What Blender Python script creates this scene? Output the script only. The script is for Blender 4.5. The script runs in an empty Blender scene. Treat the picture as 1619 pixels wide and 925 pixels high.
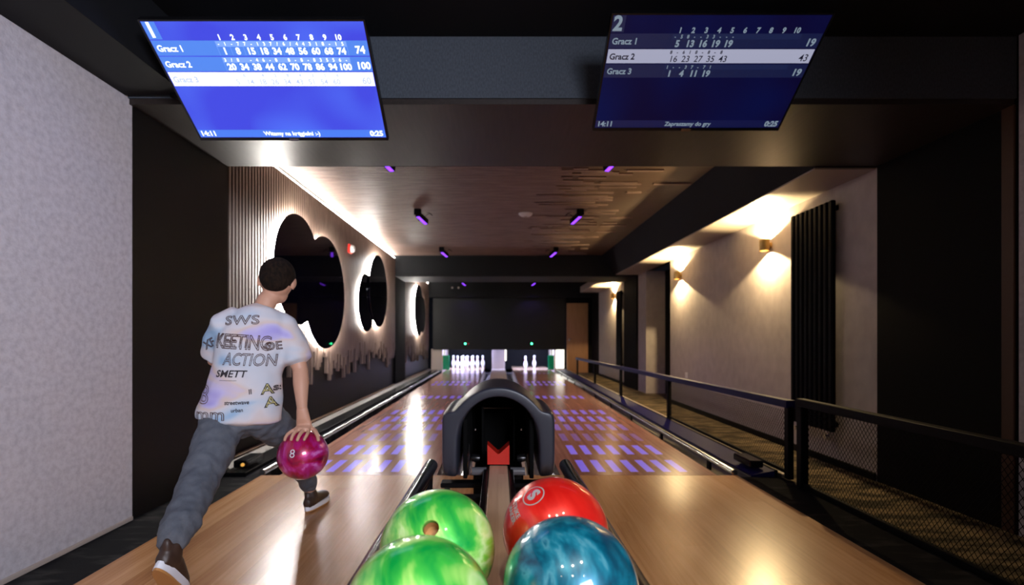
import bpy, math, random
from mathutils import Vector, Matrix
from mathutils.bvhtree import BVHTree
SC = bpy.context.scene
COL = SC.collection
PI = math.pi
F = 765.0          # focal length in pixels of the 1619 px wide frame
CZ = 0.95          # camera height

# ------------------------------------------------------------------ camera
cam = bpy.data.cameras.new('camera'); camo = bpy.data.objects.new('camera', cam); COL.objects.link(camo)
camo.location = (0, 0, CZ); camo.rotation_euler = (PI/2, 0, 0)
cam.sensor_fit = 'HORIZONTAL'; cam.sensor_width = 36; cam.lens = F/1619*36
cam.shift_x = 21.5/1619; cam.shift_y = 70.5/1619
cam.clip_start = 0.05; cam.clip_end = 60
cam.dof.use_dof = True; cam.dof.focus_distance = 1.4; cam.dof.aperture_fstop = 2.8
SC.camera = camo
SC.view_settings.view_transform = 'Standard'; SC.view_settings.look = 'None'
SC.view_settings.exposure = 0.0; SC.view_settings.gamma = 1.0; SC.view_settings.use_curve_mapping = False

w = bpy.data.worlds.new('world'); SC.world = w; w.use_nodes = True
w.node_tree.nodes['Background'].inputs[0].default_value = (0.5, 0.55, 0.8, 1)
w.node_tree.nodes['Background'].inputs[1].default_value = 0.006

# ------------------------------------------------------------------ lights (strengths in one place)
E_HALO = 200.0; E_COVE = 115.0; W_SCONCE = 115.0; W_DOWN = 42.0; W_LOUNGE = 62.0; W_PIN = 60.0; W_UV = 20

def lamp(name, kind, loc, energy, color=(1,1,1), target=None, **kw):
    l = bpy.data.lights.new(name, kind); l.energy = energy; l.color = color
    for k, v in kw.items(): setattr(l, k, v)
    o = bpy.data.objects.new(name, l); COL.objects.link(o); o.location = loc
    if target is not None:
        o.rotation_euler = (Vector(target) - Vector(loc)).to_track_quat('-Z', 'Y').to_euler()
    return o
# lounge behind the camera: ceiling spots over the ball rack and an added area lamp aimed to brighten the left wall
for x, y in ((-0.55,-0.45), (0.1,-0.45), (0.62,-0.2), (-0.9,-1.3), (0.9,-1.3), (0,-1.3)):
    lamp('downlight_glow', 'SPOT', (x, y, 2.44), W_DOWN, (1, .86, .68), (x*.9, y+.62, 0), spot_size=1.35, spot_blend=.7, shadow_soft_size=.03)
lamp('lounge_fill', 'AREA', (1.1, -1.9, 1.9), W_LOUNGE, (.84, .86, 1), (-1.93, 1.9, 1.35), shape='RECTANGLE', size=1.2, size_y=.8, spread=math.radians(95))
# ultraviolet tubes light the pins from above, hidden behind the masking panel
for x in (-.96, .96):
    lamp('pin_light', 'AREA', (x, 14.12, .62), W_PIN, (.45, .50, 1), (x, 14.9, .15), shape='RECTANGLE', size=1.0, size_y=.06)
    lamp('pit_light', 'AREA', (x, 14.6, 1.1), W_PIN*.6, (.60, .66, 1), (x, 14.7, 0), shape='RECTANGLE', size=1.0, size_y=.3)
for x in (-1.0, 1.0):
    for y in (4.3, 5.95, 8.5, 13.2):
        lamp('uv_glow', 'SPOT', (x*.95, y+.1, 2.33), W_UV, (.35, .2, 1), (x, y+.9, 0), spot_size=1.9, spot_blend=.6, shadow_soft_size=.05)

# ------------------------------------------------------------------ materials
def nodes(m): m.use_nodes = True; return m.node_tree.nodes, m.node_tree.links
def mat(name, col=(.5,.5,.5), rough=.5, metal=0, emit=None, es=0, spec=.5, coat=0, coat_r=.05, noise=None, bump=0, bscale=200):
    m = bpy.data.materials.new(name); N, L = nodes(m); b = N['Principled BSDF']
    b.inputs['Base Color'].default_value = (*col, 1); b.inputs['Roughness'].default_value = rough
    b.inputs['Metallic'].default_value = metal; b.inputs['Specular IOR Level'].default_value = spec
    b.inputs['Coat Weight'].default_value = coat; b.inputs['Coat Roughness'].default_value = coat_r
    if emit: b.inputs['Emission Color'].default_value = (*emit, 1); b.inputs['Emission Strength'].default_value = es
    tc = N.new('ShaderNodeTexCoord')
    if noise:   # (scale vec, color2, amount contrast lo, hi)
        sc, c2, lo, hi = noise
        mp = N.new('ShaderNodeMapping'); mp.inputs['Scale'].default_value = sc
        L.new(tc.outputs['Object'], mp.inputs[0])
        nz = N.new('ShaderNodeTexNoise'); nz.inputs['Scale'].default_value = 1; nz.inputs['Detail'].default_value = 6
        L.new(mp.outputs[0], nz.inputs['Vector'])
        r = N.new('ShaderNodeValToRGB'); r.color_ramp.elements[0].position = lo; r.color_ramp.elements[1].position = hi
        r.color_ramp.elements[0].color = (*col, 1); r.color_ramp.elements[1].color = (*c2, 1)
        L.new(nz.outputs[0], r.inputs[0]); L.new(r.outputs[0], b.inputs['Base Color'])
    if bump:
        nz = N.new('ShaderNodeTexNoise'); nz.inputs['Scale'].default_value = bscale; nz.inputs['Detail'].default_value = 3
        L.new(tc.outputs['Object'], nz.inputs['Vector'])
        bp = N.new('ShaderNodeBump'); bp.inputs['Strength'].default_value = bump; bp.inputs['Distance'].default_value = .003
        L.new(nz.outputs[0], bp.inputs['Height']); L.new(bp.outputs[0], b.inputs['Normal'])
    return m

def emitter(name, col, s):
    m = bpy.data.materials.new(name); N, L = nodes(m); b = N['Principled BSDF']
    b.inputs['Base Color'].default_value = (.02,.02,.02,1); b.inputs['Roughness'].default_value = .3
    b.inputs['Emission Color'].default_value = (*col,1); b.inputs['Emission Strength'].default_value = s
    return m

def mth(N, L, op, a, b=None, c=None):
    n = N.new('ShaderNodeMath'); n.operation = op
    for i, v in enumerate((a, b, c)):
        if v is None: continue
        if isinstance(v, (int, float)): n.inputs[i].default_value = v
        else: L.new(v, n.inputs[i])
    return n.outputs[0]

def wood(name, c1, c2, c3, rough, plank=.09, grain=1.0, coat=0, dashes=False, along='Y', rvar=.0):
    """boards running along Y (or X): per-board tone + stretched grain"""
    m = bpy.data.materials.new(name); N, L = nodes(m); b = N['Principled BSDF']
    tc = N.new('ShaderNodeTexCoord'); sp = N.new('ShaderNodeSeparateXYZ'); L.new(tc.outputs['Object'], sp.inputs[0])
    X, Y = (sp.outputs[0], sp.outputs[1]) if along == 'Y' else (sp.outputs[1], sp.outputs[0])
    idx = mth(N, L, 'FLOOR', mth(N, L, 'DIVIDE', X, plank))
    wn = N.new('ShaderNodeTexWhiteNoise'); wn.noise_dimensions = '2D'
    cb = N.new('ShaderNodeCombineXYZ'); L.new(idx, cb.inputs[0])
    yy = mth(N, L, 'FLOOR', mth(N, L, 'DIVIDE', mth(N, L, 'ADD', Y, mth(N, L, 'MULTIPLY', idx, .73)), 1.9)); L.new(yy, cb.inputs[1])
    L.new(cb.outputs[0], wn.inputs['Vector'])
    mp = N.new('ShaderNodeMapping'); mp.inputs['Scale'].default_value = (60,2.2,20) if along == 'Y' else (2.2,60,20)
    L.new(tc.outputs['Object'], mp.inputs[0])
    off = N.new('ShaderNodeVectorMath'); off.operation = 'ADD'; L.new(mp.outputs[0], off.inputs[0]); L.new(wn.outputs['Color'], off.inputs[1])
    nz = N.new('ShaderNodeTexNoise'); nz.inputs['Scale'].default_value = grain; nz.inputs['Detail'].default_value = 8; nz.inputs['Roughness'].default_value = .65
    L.new(off.outputs[0], nz.inputs['Vector'])
    f = mth(N, L, 'ADD', mth(N, L, 'MULTIPLY', nz.outputs[0], .75), mth(N, L, 'MULTIPLY', wn.outputs['Value'], .28))
    r = N.new('ShaderNodeValToRGB'); e = r.color_ramp.elements
    e[0].position = .3; e[0].color = (*c1,1); e[1].position = .72; e[1].color = (*c3,1)
    k = e.new(.5); k.color = (*c2,1)
    L.new(f, r.inputs[0]); colout = r.outputs[0]
    L.new(colout, b.inputs['Base Color'])
    b.inputs['Roughness'].default_value = rough; b.inputs['Coat Weight'].default_value = coat; b.inputs['Coat Roughness'].default_value = .08
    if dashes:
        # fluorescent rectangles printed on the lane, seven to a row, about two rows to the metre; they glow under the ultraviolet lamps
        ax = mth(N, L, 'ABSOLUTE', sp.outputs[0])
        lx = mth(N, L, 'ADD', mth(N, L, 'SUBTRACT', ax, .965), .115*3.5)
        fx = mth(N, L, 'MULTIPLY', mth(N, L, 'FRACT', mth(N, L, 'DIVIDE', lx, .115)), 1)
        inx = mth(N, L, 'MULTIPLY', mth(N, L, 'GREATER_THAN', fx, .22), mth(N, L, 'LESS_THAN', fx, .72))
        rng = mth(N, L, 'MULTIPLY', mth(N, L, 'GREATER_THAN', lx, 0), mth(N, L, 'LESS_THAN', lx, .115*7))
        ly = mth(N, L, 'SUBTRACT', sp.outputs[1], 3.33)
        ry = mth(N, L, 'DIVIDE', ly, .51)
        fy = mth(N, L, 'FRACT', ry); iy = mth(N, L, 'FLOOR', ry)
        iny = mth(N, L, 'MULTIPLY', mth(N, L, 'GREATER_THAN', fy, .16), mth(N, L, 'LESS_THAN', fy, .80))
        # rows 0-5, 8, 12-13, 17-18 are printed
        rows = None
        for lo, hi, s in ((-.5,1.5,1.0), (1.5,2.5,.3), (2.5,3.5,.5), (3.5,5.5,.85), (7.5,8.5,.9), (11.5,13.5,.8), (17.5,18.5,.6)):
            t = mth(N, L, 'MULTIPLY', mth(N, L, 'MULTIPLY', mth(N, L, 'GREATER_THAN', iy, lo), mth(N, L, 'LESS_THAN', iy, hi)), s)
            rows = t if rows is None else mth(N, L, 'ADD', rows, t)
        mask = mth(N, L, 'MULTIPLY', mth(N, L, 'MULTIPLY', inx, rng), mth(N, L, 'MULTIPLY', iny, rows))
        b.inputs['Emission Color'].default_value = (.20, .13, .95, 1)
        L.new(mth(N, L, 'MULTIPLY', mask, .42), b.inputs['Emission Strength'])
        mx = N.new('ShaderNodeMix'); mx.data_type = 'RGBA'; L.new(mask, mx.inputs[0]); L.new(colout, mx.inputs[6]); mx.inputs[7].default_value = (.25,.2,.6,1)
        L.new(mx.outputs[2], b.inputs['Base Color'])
    return m

def swirl(name, cols, scale=6, rough=.06, dist=2.5):
    m = bpy.data.materials.new(name); N, L = nodes(m); b = N['Principled BSDF']
    tc = N.new('ShaderNodeTexCoord'); nz = N.new('ShaderNodeTexNoise')
    nz.inputs['Scale'].default_value = scale; nz.inputs['Detail'].default_value = 4; nz.inputs['Distortion'].default_value = dist
    L.new(tc.outputs['Object'], nz.inputs['Vector'])
    r = N.new('ShaderNodeValToRGB'); e = r.color_ramp.elements
    e[0].position = cols[0][0]; e[0].color = (*cols[0][1],1); e[1].position = cols[-1][0]; e[1].color = (*cols[-1][1],1)
    for p, c in cols[1:-1]: k = e.new(p); k.color = (*c,1)
    L.new(nz.outputs[0], r.inputs[0]); L.new(r.outputs[0], b.inputs['Base Color'])
    b.inputs['Roughness'].default_value = .35; b.inputs['Metallic'].default_value = .25
    b.inputs['Coat Weight'].default_value = 1; b.inputs['Coat Roughness'].default_value = rough
    return m

M = {}
M['plaster'] = mat('grey_plaster', (.42,.39,.41), .8, noise=((30,38,38),(.53,.50,.52),.30,.62), bump=.5, bscale=120)
M['plaster_r'] = mat('pale_plaster', (.38,.34,.33), .75, noise=((10,10,8),(.44,.40,.385),.35,.7), bump=.3, bscale=160)
M['dark_panel'] = mat('charcoal_panel', (.0035,.0035,.004), .5, spec=.22, bump=.1, bscale=300)
M['dark_matte'] = mat('black_matte', (.003,.003,.003), .8, spec=.12)
M['beam_face'] = mat('charcoal_woven', (.045,.055,.068), .8, spec=.2, noise=((150,150,60),(.068,.080,.098),.35,.7), bump=.25, bscale=300)
M['beam_under'] = mat('charcoal_satin', (.018,.013,.011), .45, spec=.32, noise=((60,4,60),(.028,.021,.018),.35,.7))
M['ceil_dark'] = mat('ceiling_black', (.007,.0075,.009), .7, spec=.2, bump=.15, bscale=250)
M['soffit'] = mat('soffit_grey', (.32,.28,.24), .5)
M['slat'] = mat('walnut_slat', (.095,.063,.047), .5, noise=((80,80,5),(.20,.14,.11),.3,.7))
M['slat_c'] = mat('walnut_ceiling_slat', (.16,.105,.088), .5, noise=((4,70,40),(.33,.23,.19),.3,.7))
M['ceil_mid'] = mat('ceiling_brown', (.085,.055,.038), .42, noise=((4,50,20),(.12,.08,.058),.35,.65))
M['oak'] = wood('oak_approach', (.34,.15,.060), (.46,.225,.095), (.57,.31,.145), .27, plank=.085, grain=1.0)
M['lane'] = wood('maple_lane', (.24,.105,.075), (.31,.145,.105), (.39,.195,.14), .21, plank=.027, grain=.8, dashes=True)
M['deck'] = wood('deck_wood', (.5,.33,.2), (.6,.42,.27), (.68,.5,.34), .12, plank=.027)
M['strip_wood'] = wood('strip_maple', (.42,.26,.16), (.52,.34,.22), (.6,.42,.28), .4, plank=.2, grain=.7)
M['carpet'] = mat('carpet_dark', (.006,.006,.008), .95, spec=.1, noise=((4,14,4),(.05,.047,.045),.52,.78), bump=.6, bscale=350)
M['carpet_r'] = mat('carpet_brown', (.035,.028,.018), .95, spec=.1, noise=((4.5,16,4),(.16,.12,.07),.42,.62), bump=.6, bscale=350)
M['black_metal'] = mat('black_powder_coat', (.003,.003,.0035), .55, spec=.07)
M['black_gloss'] = mat('black_tube', (.005,.005,.006), .24)
M['rail_top'] = mat('rail_uv_tint', (.006,.006,.06), .5, spec=.10)  # black rail; blue put into its colour for the tint of ultraviolet light
M['chrome'] = mat('brushed_chrome', (.75,.75,.77), .24, 1)
M['gutter'] = mat('gutter_grey', (.10,.10,.11), .22)
M['navy'] = mat('navy_capping', (.006,.006,.075), .55, spec=.15)
M['ledge'] = mat('grey_ledge', (.075,.062,.055), .5, spec=.25)
M['capping'] = mat('beige_capping', (.42,.35,.30), .45)
M['brown_trim'] = mat('brown_trim', (.07,.035,.02), .5, spec=.2)
M['mirror'] = mat('dark_mirror', (.002,.002,.006), .03, spec=.8)
M['halo'] = emitter('halo_led', (1,.95,.88), E_HALO)
M['cove'] = emitter('cove_led', (1,.95,.88), E_COVE)
M['hood'] = mat('hood_plastic', (.026,.029,.042), .36, bump=.12, bscale=500)
M['hood_in'] = mat('hood_inside', (.003,.003,.003), .9, spec=.1)
M['red_plastic'] = mat('red_plastic', (.55,.02,.01), .35)
M['brass'] = mat('brass', (.55,.36,.14), .32, 1)
M['bulb_warm'] = emitter('warm_bulb', (1,.72,.34), 30)
M['uv'] = emitter('uv_led', (.24,.045,1), 2.6)
M['white_paint'] = mat('white_paint', (.72,.72,.72), .5)
M['red_alarm'] = mat('red_alarm', (.75,.03,.02), .3)
M['pin'] = mat('pin_white', (.85,.85,.88), .2, coat=.4)
M['pin_red'] = mat('pin_red', (.7,.02,.05), .3)
M['green_pad'] = mat('green_cushion', (.0,.20,.08), .2, emit=(0,.5,.2), es=.04)  # faint emission added so the cushions look lit; they are no lamps
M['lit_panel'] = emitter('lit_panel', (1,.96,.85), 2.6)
M['door'] = mat('oak_door', (.30,.145,.06), .5, noise=((30,30,2),(.36,.18,.08),.35,.65))
M['led_green'] = emitter('green_led', (.05,1,.35), 14)
M['led_red'] = emitter('red_led', (1,.05,.03), 1.0)
M['skin'] = mat('skin', (.55,.30,.20), .5)
M['hair'] = mat('hair', (.006,.0035,.002), .85, spec=.15, noise=((90,90,40),(.022,.011,.006),.4,.7), bump=1.0, bscale=260)
M['trouser'] = mat('grey_cotton', (.075,.085,.105), .9, noise=((30,30,30),(.10,.11,.13),.35,.65), bump=.4, bscale=120)
M['ink'] = mat('brown_ink', (.13,.07,.06), .8)
M['ink_dark'] = mat('dark_ink', (.02,.016,.02), .8)
M['ink_gold'] = mat('yellow_ink', (.55,.50,.22), .8)
M['shoe'] = mat('shoe_leather', (.035,.018,.012), .5)
M['sole'] = mat('gum_sole', (.42,.20,.06), .45)
M['white_rubber'] = mat('white_rubber', (.7,.72,.78), .5)
M['foul_or'] = emitter('orange_lens', (1,.5,.1), .8)

def shirt_mat():
    m = bpy.data.materials.new('tie_dye_cotton'); N, L = nodes(m); b = N['Principled BSDF']
    tc = N.new('ShaderNodeTexCoord'); mp = N.new('ShaderNodeMapping'); mp.inputs['Scale'].default_value = (3.2,3,7); mp.inputs['Location'].default_value = (.4,0,.9)
    L.new(tc.outputs['Object'], mp.inputs[0])
    nz = N.new('ShaderNodeTexNoise'); nz.inputs['Scale'].default_value = 1.0; nz.inputs['Detail'].default_value = 2; nz.inputs['Distortion'].default_value = .5
    L.new(mp.outputs[0], nz.inputs['Vector'])
    r = N.new('ShaderNodeValToRGB'); e = r.color_ramp.elements
    e[0].position = .30; e[0].color = (.28,.43,.60,1); e[1].position = .74; e[1].color = (.30,.26,.66,1)
    for p, c in ((.40,(.48,.54,.62)), (.50,(.58,.56,.59)), (.58,(.60,.49,.45)), (.65,(.48,.44,.68))): k = e.new(p); k.color = (*c,1)
    L.new(nz.outputs[0], r.inputs[0]); L.new(r.outputs[0], b.inputs['Base Color']); b.inputs['Roughness'].default_value = .9
    return m
M['shirt'] = shirt_mat()

# ------------------------------------------------------------------ mesh helpers
class MB:
    def __init__(s): s.v = []; s.f = []
    def add(s, vs, fs):
        o = len(s.v); s.v += [tuple(v) for v in vs]; s.f += [tuple(i+o for i in f) for f in fs]; return s
    def box(s, x0, x1, y0, y1, z0, z1):
        vs = [(x,y,z) for x in (x0,x1) for y in (y0,y1) for z in (z0,z1)]
        return s.add(vs, [(0,1,3,2),(4,6,7,5),(0,4,5,1),(2,3,7,6),(0,2,6,4),(1,5,7,3)])
    def bbox(s, x0, x1, y0, y1, z0, z1, b=.004):
        """box with chamfered edges"""
        import itertools
        vs = []; idx = {}
        c = ((x0,x1),(y0,y1),(z0,z1))
        for sx, sy, sz in itertools.product((0,1), repeat=3):
            p = [c[0][sx], c[1][sy], c[2][sz]]; sg = [1-2*sx, 1-2*sy, 1-2*sz]
            for a in range(3):
                q = p[:]
                for k in range(3):
                    if k != a: q[k] += sg[k]*b
                idx[(sx,sy,sz,a)] = len(vs); vs.append(tuple(q))
        fs = []
        for a in range(3):
            k, l = [(1,2),(2,0),(0,1)][a]
            for sa in (0,1):
                q = []
                for (u, v_) in ((0,0),(1,0),(1,1),(0,1)):
                    t = [0,0,0]; t[a] = sa; t[k] = u; t[l] = v_
                    q.append(idx[(*t, a)])
                fs.append(tuple(q if sa else q[::-1]))
        for a in range(3):        # edge strips, edges parallel to a
            k, l = [(1,2),(2,0),(0,1)][a]
            for u in (0,1):
                for v_ in (0,1):
                    t0 = [0,0,0]; t0[k] = u; t0[l] = v_; t1 = t0[:]; t1[a] = 1
                    fs.append((idx[(*t0,k)], idx[(*t1,k)], idx[(*t1,l)], idx[(*t0,l)]))
        for t in itertools.product((0,1), repeat=3):
            fs.append((idx[(*t,0)], idx[(*t,1)], idx[(*t,2)]))
        return s.add(vs, fs)
    def prism(s, pts, y0, y1, axis='Y'):
        n = len(pts)
        if axis == 'Y': vs = [(a,y0,b) for a,b in pts] + [(a,y1,b) for a,b in pts]
        elif axis == 'X': vs = [(y0,a,b) for a,b in pts] + [(y1,a,b) for a,b in pts]
        else: vs = [(a,b,y0) for a,b in pts] + [(a,b,y1) for a,b in pts]
        return s.add(vs, [tuple(range(n)), tuple(range(2*n-1,n-1,-1))] + [(i,(i+1)%n,(i+1)%n+n,i+n) for i in range(n)])
    def tube(s, p, q, r, n=12, r2=None, cap=True):
        p = Vector(p); q = Vector(q); d = (q-p).normalized(); r2 = r if r2 is None else r2
        a = d.orthogonal().normalized(); b = d.cross(a)
        vs = [p+(a*math.cos(t)+b*math.sin(t))*r for t in [2*PI*i/n for i in range(n)]] + [q+(a*math.cos(t)+b*math.sin(t))*r2 for t in [2*PI*i/n for i in range(n)]]
        fs = [(i,(i+1)%n,(i+1)%n+n,i+n) for i in range(n)]
        if cap: fs += [tuple(range(n-1,-1,-1)), tuple(range(n,2*n))]
        return s.add(vs, fs)
    def path(s, pts, r, n=8):
        pts = [Vector(p) for p in pts]; rs = r if isinstance(r, (list,tuple)) else [r]*len(pts)
        ring = []; a = None
        for i, p in enumerate(pts):
            d = (pts[min(i+1,len(pts)-1)] - pts[max(i-1,0)]).normalized()
            a = d.orthogonal().normalized() if a is None else (a - d*a.dot(d)).normalized()
            b = d.cross(a); o = len(s.v); ring.append(o)
            s.v += [tuple(p+(a*math.cos(2*PI*k/n)+b*math.sin(2*PI*k/n))*rs[i]) for k in range(n)]
        for o, u in zip(ring, ring[1:]): s.f += [(o+k, o+(k+1)%n, u+(k+1)%n, u+k) for k in range(n)]
        s.f += [tuple(range(ring[0]+n-1, ring[0]-1, -1)), tuple(range(ring[-1], ring[-1]+n))]
        return s
    def lathe(s, prof, c=(0,0,0), n=32, axis='Z'):
        o = len(s.v); R = []
        for r, z in prof:
            if r < 1e-6: R.append([len(s.v)]); s.v.append(s._ax(c, 0, 0, z, axis))
            else:
                R.append(list(range(len(s.v), len(s.v)+n)))
                for k in range(n): s.v.append(s._ax(c, r*math.cos(2*PI*k/n), r*math.sin(2*PI*k/n), z, axis))
        for A, B in zip(R, R[1:]):
            for k in range(n):
                q = [A[k%len(A)], A[(k+1)%len(A)], B[(k+1)%len(B)], B[k%len(B)]]
                u = []
                for i in q:
                    if i not in u: u.append(i)
                if len(u) > 2: s.f.append(tuple(u))
        return s
    def _ax(s, c, a, b, z, axis):
        if axis == 'Z': return (c[0]+a, c[1]+b, c[2]+z)
        if axis == 'X': return (c[0]+z, c[1]+a, c[2]+b)
        return (c[0]+a, c[1]+z, c[2]+b)
    def build(s, name, m, parent=None, smooth=35, loc=None):
        me = bpy.data.meshes.new(name); me.from_pydata(s.v, [], s.f); me.validate()
        import bmesh
        bm = bmesh.new(); bm.from_mesh(me); bmesh.ops.recalc_face_normals(bm, faces=bm.faces); bm.to_mesh(me); bm.free()
        me.materials.append(m)
        if smooth:
            for p in me.polygons: p.use_smooth = True
            me.set_sharp_from_angle(angle=math.radians(smooth))
        o = bpy.data.objects.new(name, me); COL.objects.link(o)
        if parent is not None: o.parent = parent; o.matrix_parent_inverse = parent.matrix_world.inverted() if False else Matrix.Translation(-Vector(parent.location))
        if loc: o.location = loc
        return o

def tag(o, label=None, cat=None, group=None, kind=None):
    if label: o['label'] = label
    if cat: o['category'] = cat
    if group: o['group'] = group
    if kind: o['kind'] = kind
    return o
def empty(name, loc, label, cat, group=None):
    o = bpy.data.objects.new(name, None); COL.objects.link(o); o.location = loc; o.empty_display_size = .05
    return tag(o, label, cat, group)
def struct(name, mb, m, label=None, cat='wall'):
    return tag(mb.build(name, m, smooth=0), label, cat, kind='structure')
def copy_tree(o, parent=None):
    c = o.copy(); COL.objects.link(c); c.parent = parent
    for ch in list(o.children): copy_tree(ch, c)
    return c
FONT = {}
def text_mesh(body, size, align='CENTER', bold=0, outline=0, space=1):
    c = bpy.data.curves.new('t', 'FONT'); c.body = body; c.size = size; c.align_x = align; c.align_y = 'CENTER'; c.space_character = space
    c.resolution_u = 3
    if bold: c.offset = bold
    if outline: c.fill_mode = 'NONE'; c.bevel_depth = outline; c.bevel_resolution = 0
    o = bpy.data.objects.new('t', c); me = bpy.data.meshes.new_from_object(o)
    vs = [v.co.copy() for v in me.vertices]; fs = [tuple(p.vertices) for p in me.polygons]
    bpy.data.objects.remove(o); bpy.data.curves.remove(c); bpy.data.meshes.remove(me)
    return vs, fs

# ------------------------------------------------------------------ structure: floor
struct('floor', MB().box(-2.1,-1.63,-3,13.9,-.1,-.012).box(1.64,1.97,-3,3.33,-.1,-.012).box(-1.63,1.64,-3,-1.2,-.1,-.002), M['carpet'], 'dark marbled carpet strips along both sides of the oak approach', 'floor')
struct('floor', MB().box(1.97,3.2,-3,16,-.2,-.08), M['carpet_r'], 'brown patterned carpet of the side corridor behind the railing', 'floor')
struct('floor', MB().box(-2.1,1.97,3.5,16.4,-.3,-.2), M['dark_matte'], 'dark base beneath the lanes and gutters', 'floor')
# ceiling
struct('ceiling', MB().box(-2.2,2.9,-3,2.6,2.515,2.7), M['ceil_dark'], 'black ceiling above the bowlers area before the screens', 'ceiling')
struct('ceiling', MB().box(-2.2,2.9,3.4,14,2.53,2.7), M['ceil_mid'], 'brown ceiling above the bowling lanes', 'ceiling')
struct('trim_1', MB().box(-1.93,-1.61,-3,2.50,2.2,2.515), M['ceil_dark'], 'black boxed soffit running above the grey plaster wall', 'soffit')
# cross beam between lounge and lanes: woven face, satin underside
bm1 = struct('trim_2', MB().box(-1.93,2.7,2.52,2.56,2.195,2.53), M['beam_face'], 'dark blue-grey cross beam behind the two score screens', 'beam')
struct('trim_3', MB().box(-2.1,2.8,2.53,3.45,2.167,2.195).box(-2.1,2.8,3.40,3.45,2.195,2.55), M['beam_under'], 'satin brown underside of the cross beam at the lane opening', 'beam')
struct('trim_4', MB().box(-2.1,2.8,9.34,10.3,2.12,2.55), M['ceil_dark'], 'dark cross beam halfway down the lanes', 'beam')
struct('trim_5', MB().box(-2.1,2.8,13.84,14.0,2.09,2.55), M['ceil_dark'], 'dark header beam above the pin masking panel', 'beam')
# right sloping soffit
struct('trim_6', MB().prism([(2.0,2.53),(2.26,2.16),(2.8,2.16),(2.8,2.18),(2.275,2.18),(2.03,2.53)], 3.45, 9.34), M['ceil_dark'], 'black slanted soffit box above the wall lamps', 'soffit')
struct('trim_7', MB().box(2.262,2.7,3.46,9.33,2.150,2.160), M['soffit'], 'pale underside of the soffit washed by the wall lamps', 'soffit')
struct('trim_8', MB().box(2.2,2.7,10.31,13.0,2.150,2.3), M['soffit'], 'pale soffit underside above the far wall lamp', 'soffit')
# left walls
struct('wall_left', MB().box(-2.1,-1.93,-3,2.55,-.1,2.7), M['plaster'], 'grey textured plaster wall on the near left')
struct('wall_left', MB().box(-2.1,-1.93,2.552,3.45,-.1,2.7), M['dark_panel'], 'black wall pier between plaster wall and slatted wall')
struct('wall_left', MB().box(-2.2,-2.03,3.45,14.0,-.1,2.7), M['dark_panel'], 'black left wall behind the hanging wooden slats')
struct('wall_left', MB().box(-2.03,-1.985,9.34,10.3,-.1,2.12), M['dark_matte'], 'black pier between the two slatted wall sections')
struct('trim_9', MB().bbox(-1.945,-1.92,1.75,2.545,-.012,.008,.002), M['capping'], 'thin pale skirting strip at the foot of the plaster wall', 'trim')
# right walls
RX = 2.7
struct('wall_right', MB().box(RX,RX+.2,-3,2.51,-.2,2.7), M['plaster'], 'bluish plaster wall at the far right edge')
struct('wall_right', MB().box(RX,RX+.2,2.512,3.45,-.2,2.7), M['dark_matte'], 'black wall pier beside the corridor opening')
struct('trim_10', MB().bbox(RX-.01,RX+.05,2.525,2.59,-.1,2.165,.003), M['brown_trim'], 'thin brown upright trim on the right pier', 'trim')
struct('wall_right', MB().box(RX,RX+.2,3.45,7.6,-.2,2.16).box(RX,RX+.2,8.85,9.34,-.2,2.16), M['plaster_r'], 'pale plaster corridor wall with radiator and wall lamps')
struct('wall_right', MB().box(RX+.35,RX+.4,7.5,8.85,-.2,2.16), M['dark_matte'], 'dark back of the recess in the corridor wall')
struct('wall_right', MB().box(RX+.2,RX+.45,8.85,9.0,-.2,2.16), M['plaster_r'], 'pale lit side of the recess in the corridor wall')
struct('wall_right', MB().box(RX-.03,RX+.2,9.342,10.3,-.2,2.12), M['dark_matte'], 'black pier under the middle beam on the right')
struct('wall_right', MB().box(RX,RX+.2,10.302,13.0,-.2,2.15), M['plaster_r'], 'pale plaster wall piece near the door')
struct('wall_right', MB().box(RX-.02,RX+.2,13.002,14.0,-.2,2.5), M['dark_matte'], 'black end pier beside the wooden door')
struct('baseboard_right', MB().bbox(RX-.015,RX,3.455,7.6,-.08,-.02,.003), M['black_metal'], 'black skirting along the corridor wall', 'baseboard')
struct('baseboard_right', MB().bbox(RX-.015,RX,10.31,13.0,-.08,-.02,.003), M['black_metal'], 'black skirting near the wooden door', 'baseboard')
# back
struct('wall_back', MB().box(-2.2,3.0,16.2,16.3,-.3,2.7), M['dark_matte'], 'dark wall behind the pin pits')
struct('wall_back', MB().box(2.58,2.69,13.9,14.0,-.08,2.09).box(1.93,2.58,13.9,14.0,1.93,2.09), M['dark_matte'], 'black wall around the wooden door')
struct('wall_rear', MB().box(-2.2,3.0,-3.1,-3.0,-.2,2.7), M['plaster'], 'plain lounge wall behind the camera')
# door at the far right
dr = tag(MB().bbox(1.965,2.575,13.90,13.94,-.075,1.925,.003).build('door_1', M['door']), 'plain warm brown wooden door at the far end of the corridor', 'door', kind='structure')
hd = MB().tube((2.02,13.9,.90),(2.02,13.85,.90),.014,10).tube((2.02,13.86,.90),(2.11,13.86,.90),.009,8).tube((2.03,13.9,.86),(2.03,13.885,.86),.022,14).build('door_handle', M['chrome'], dr)

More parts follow.
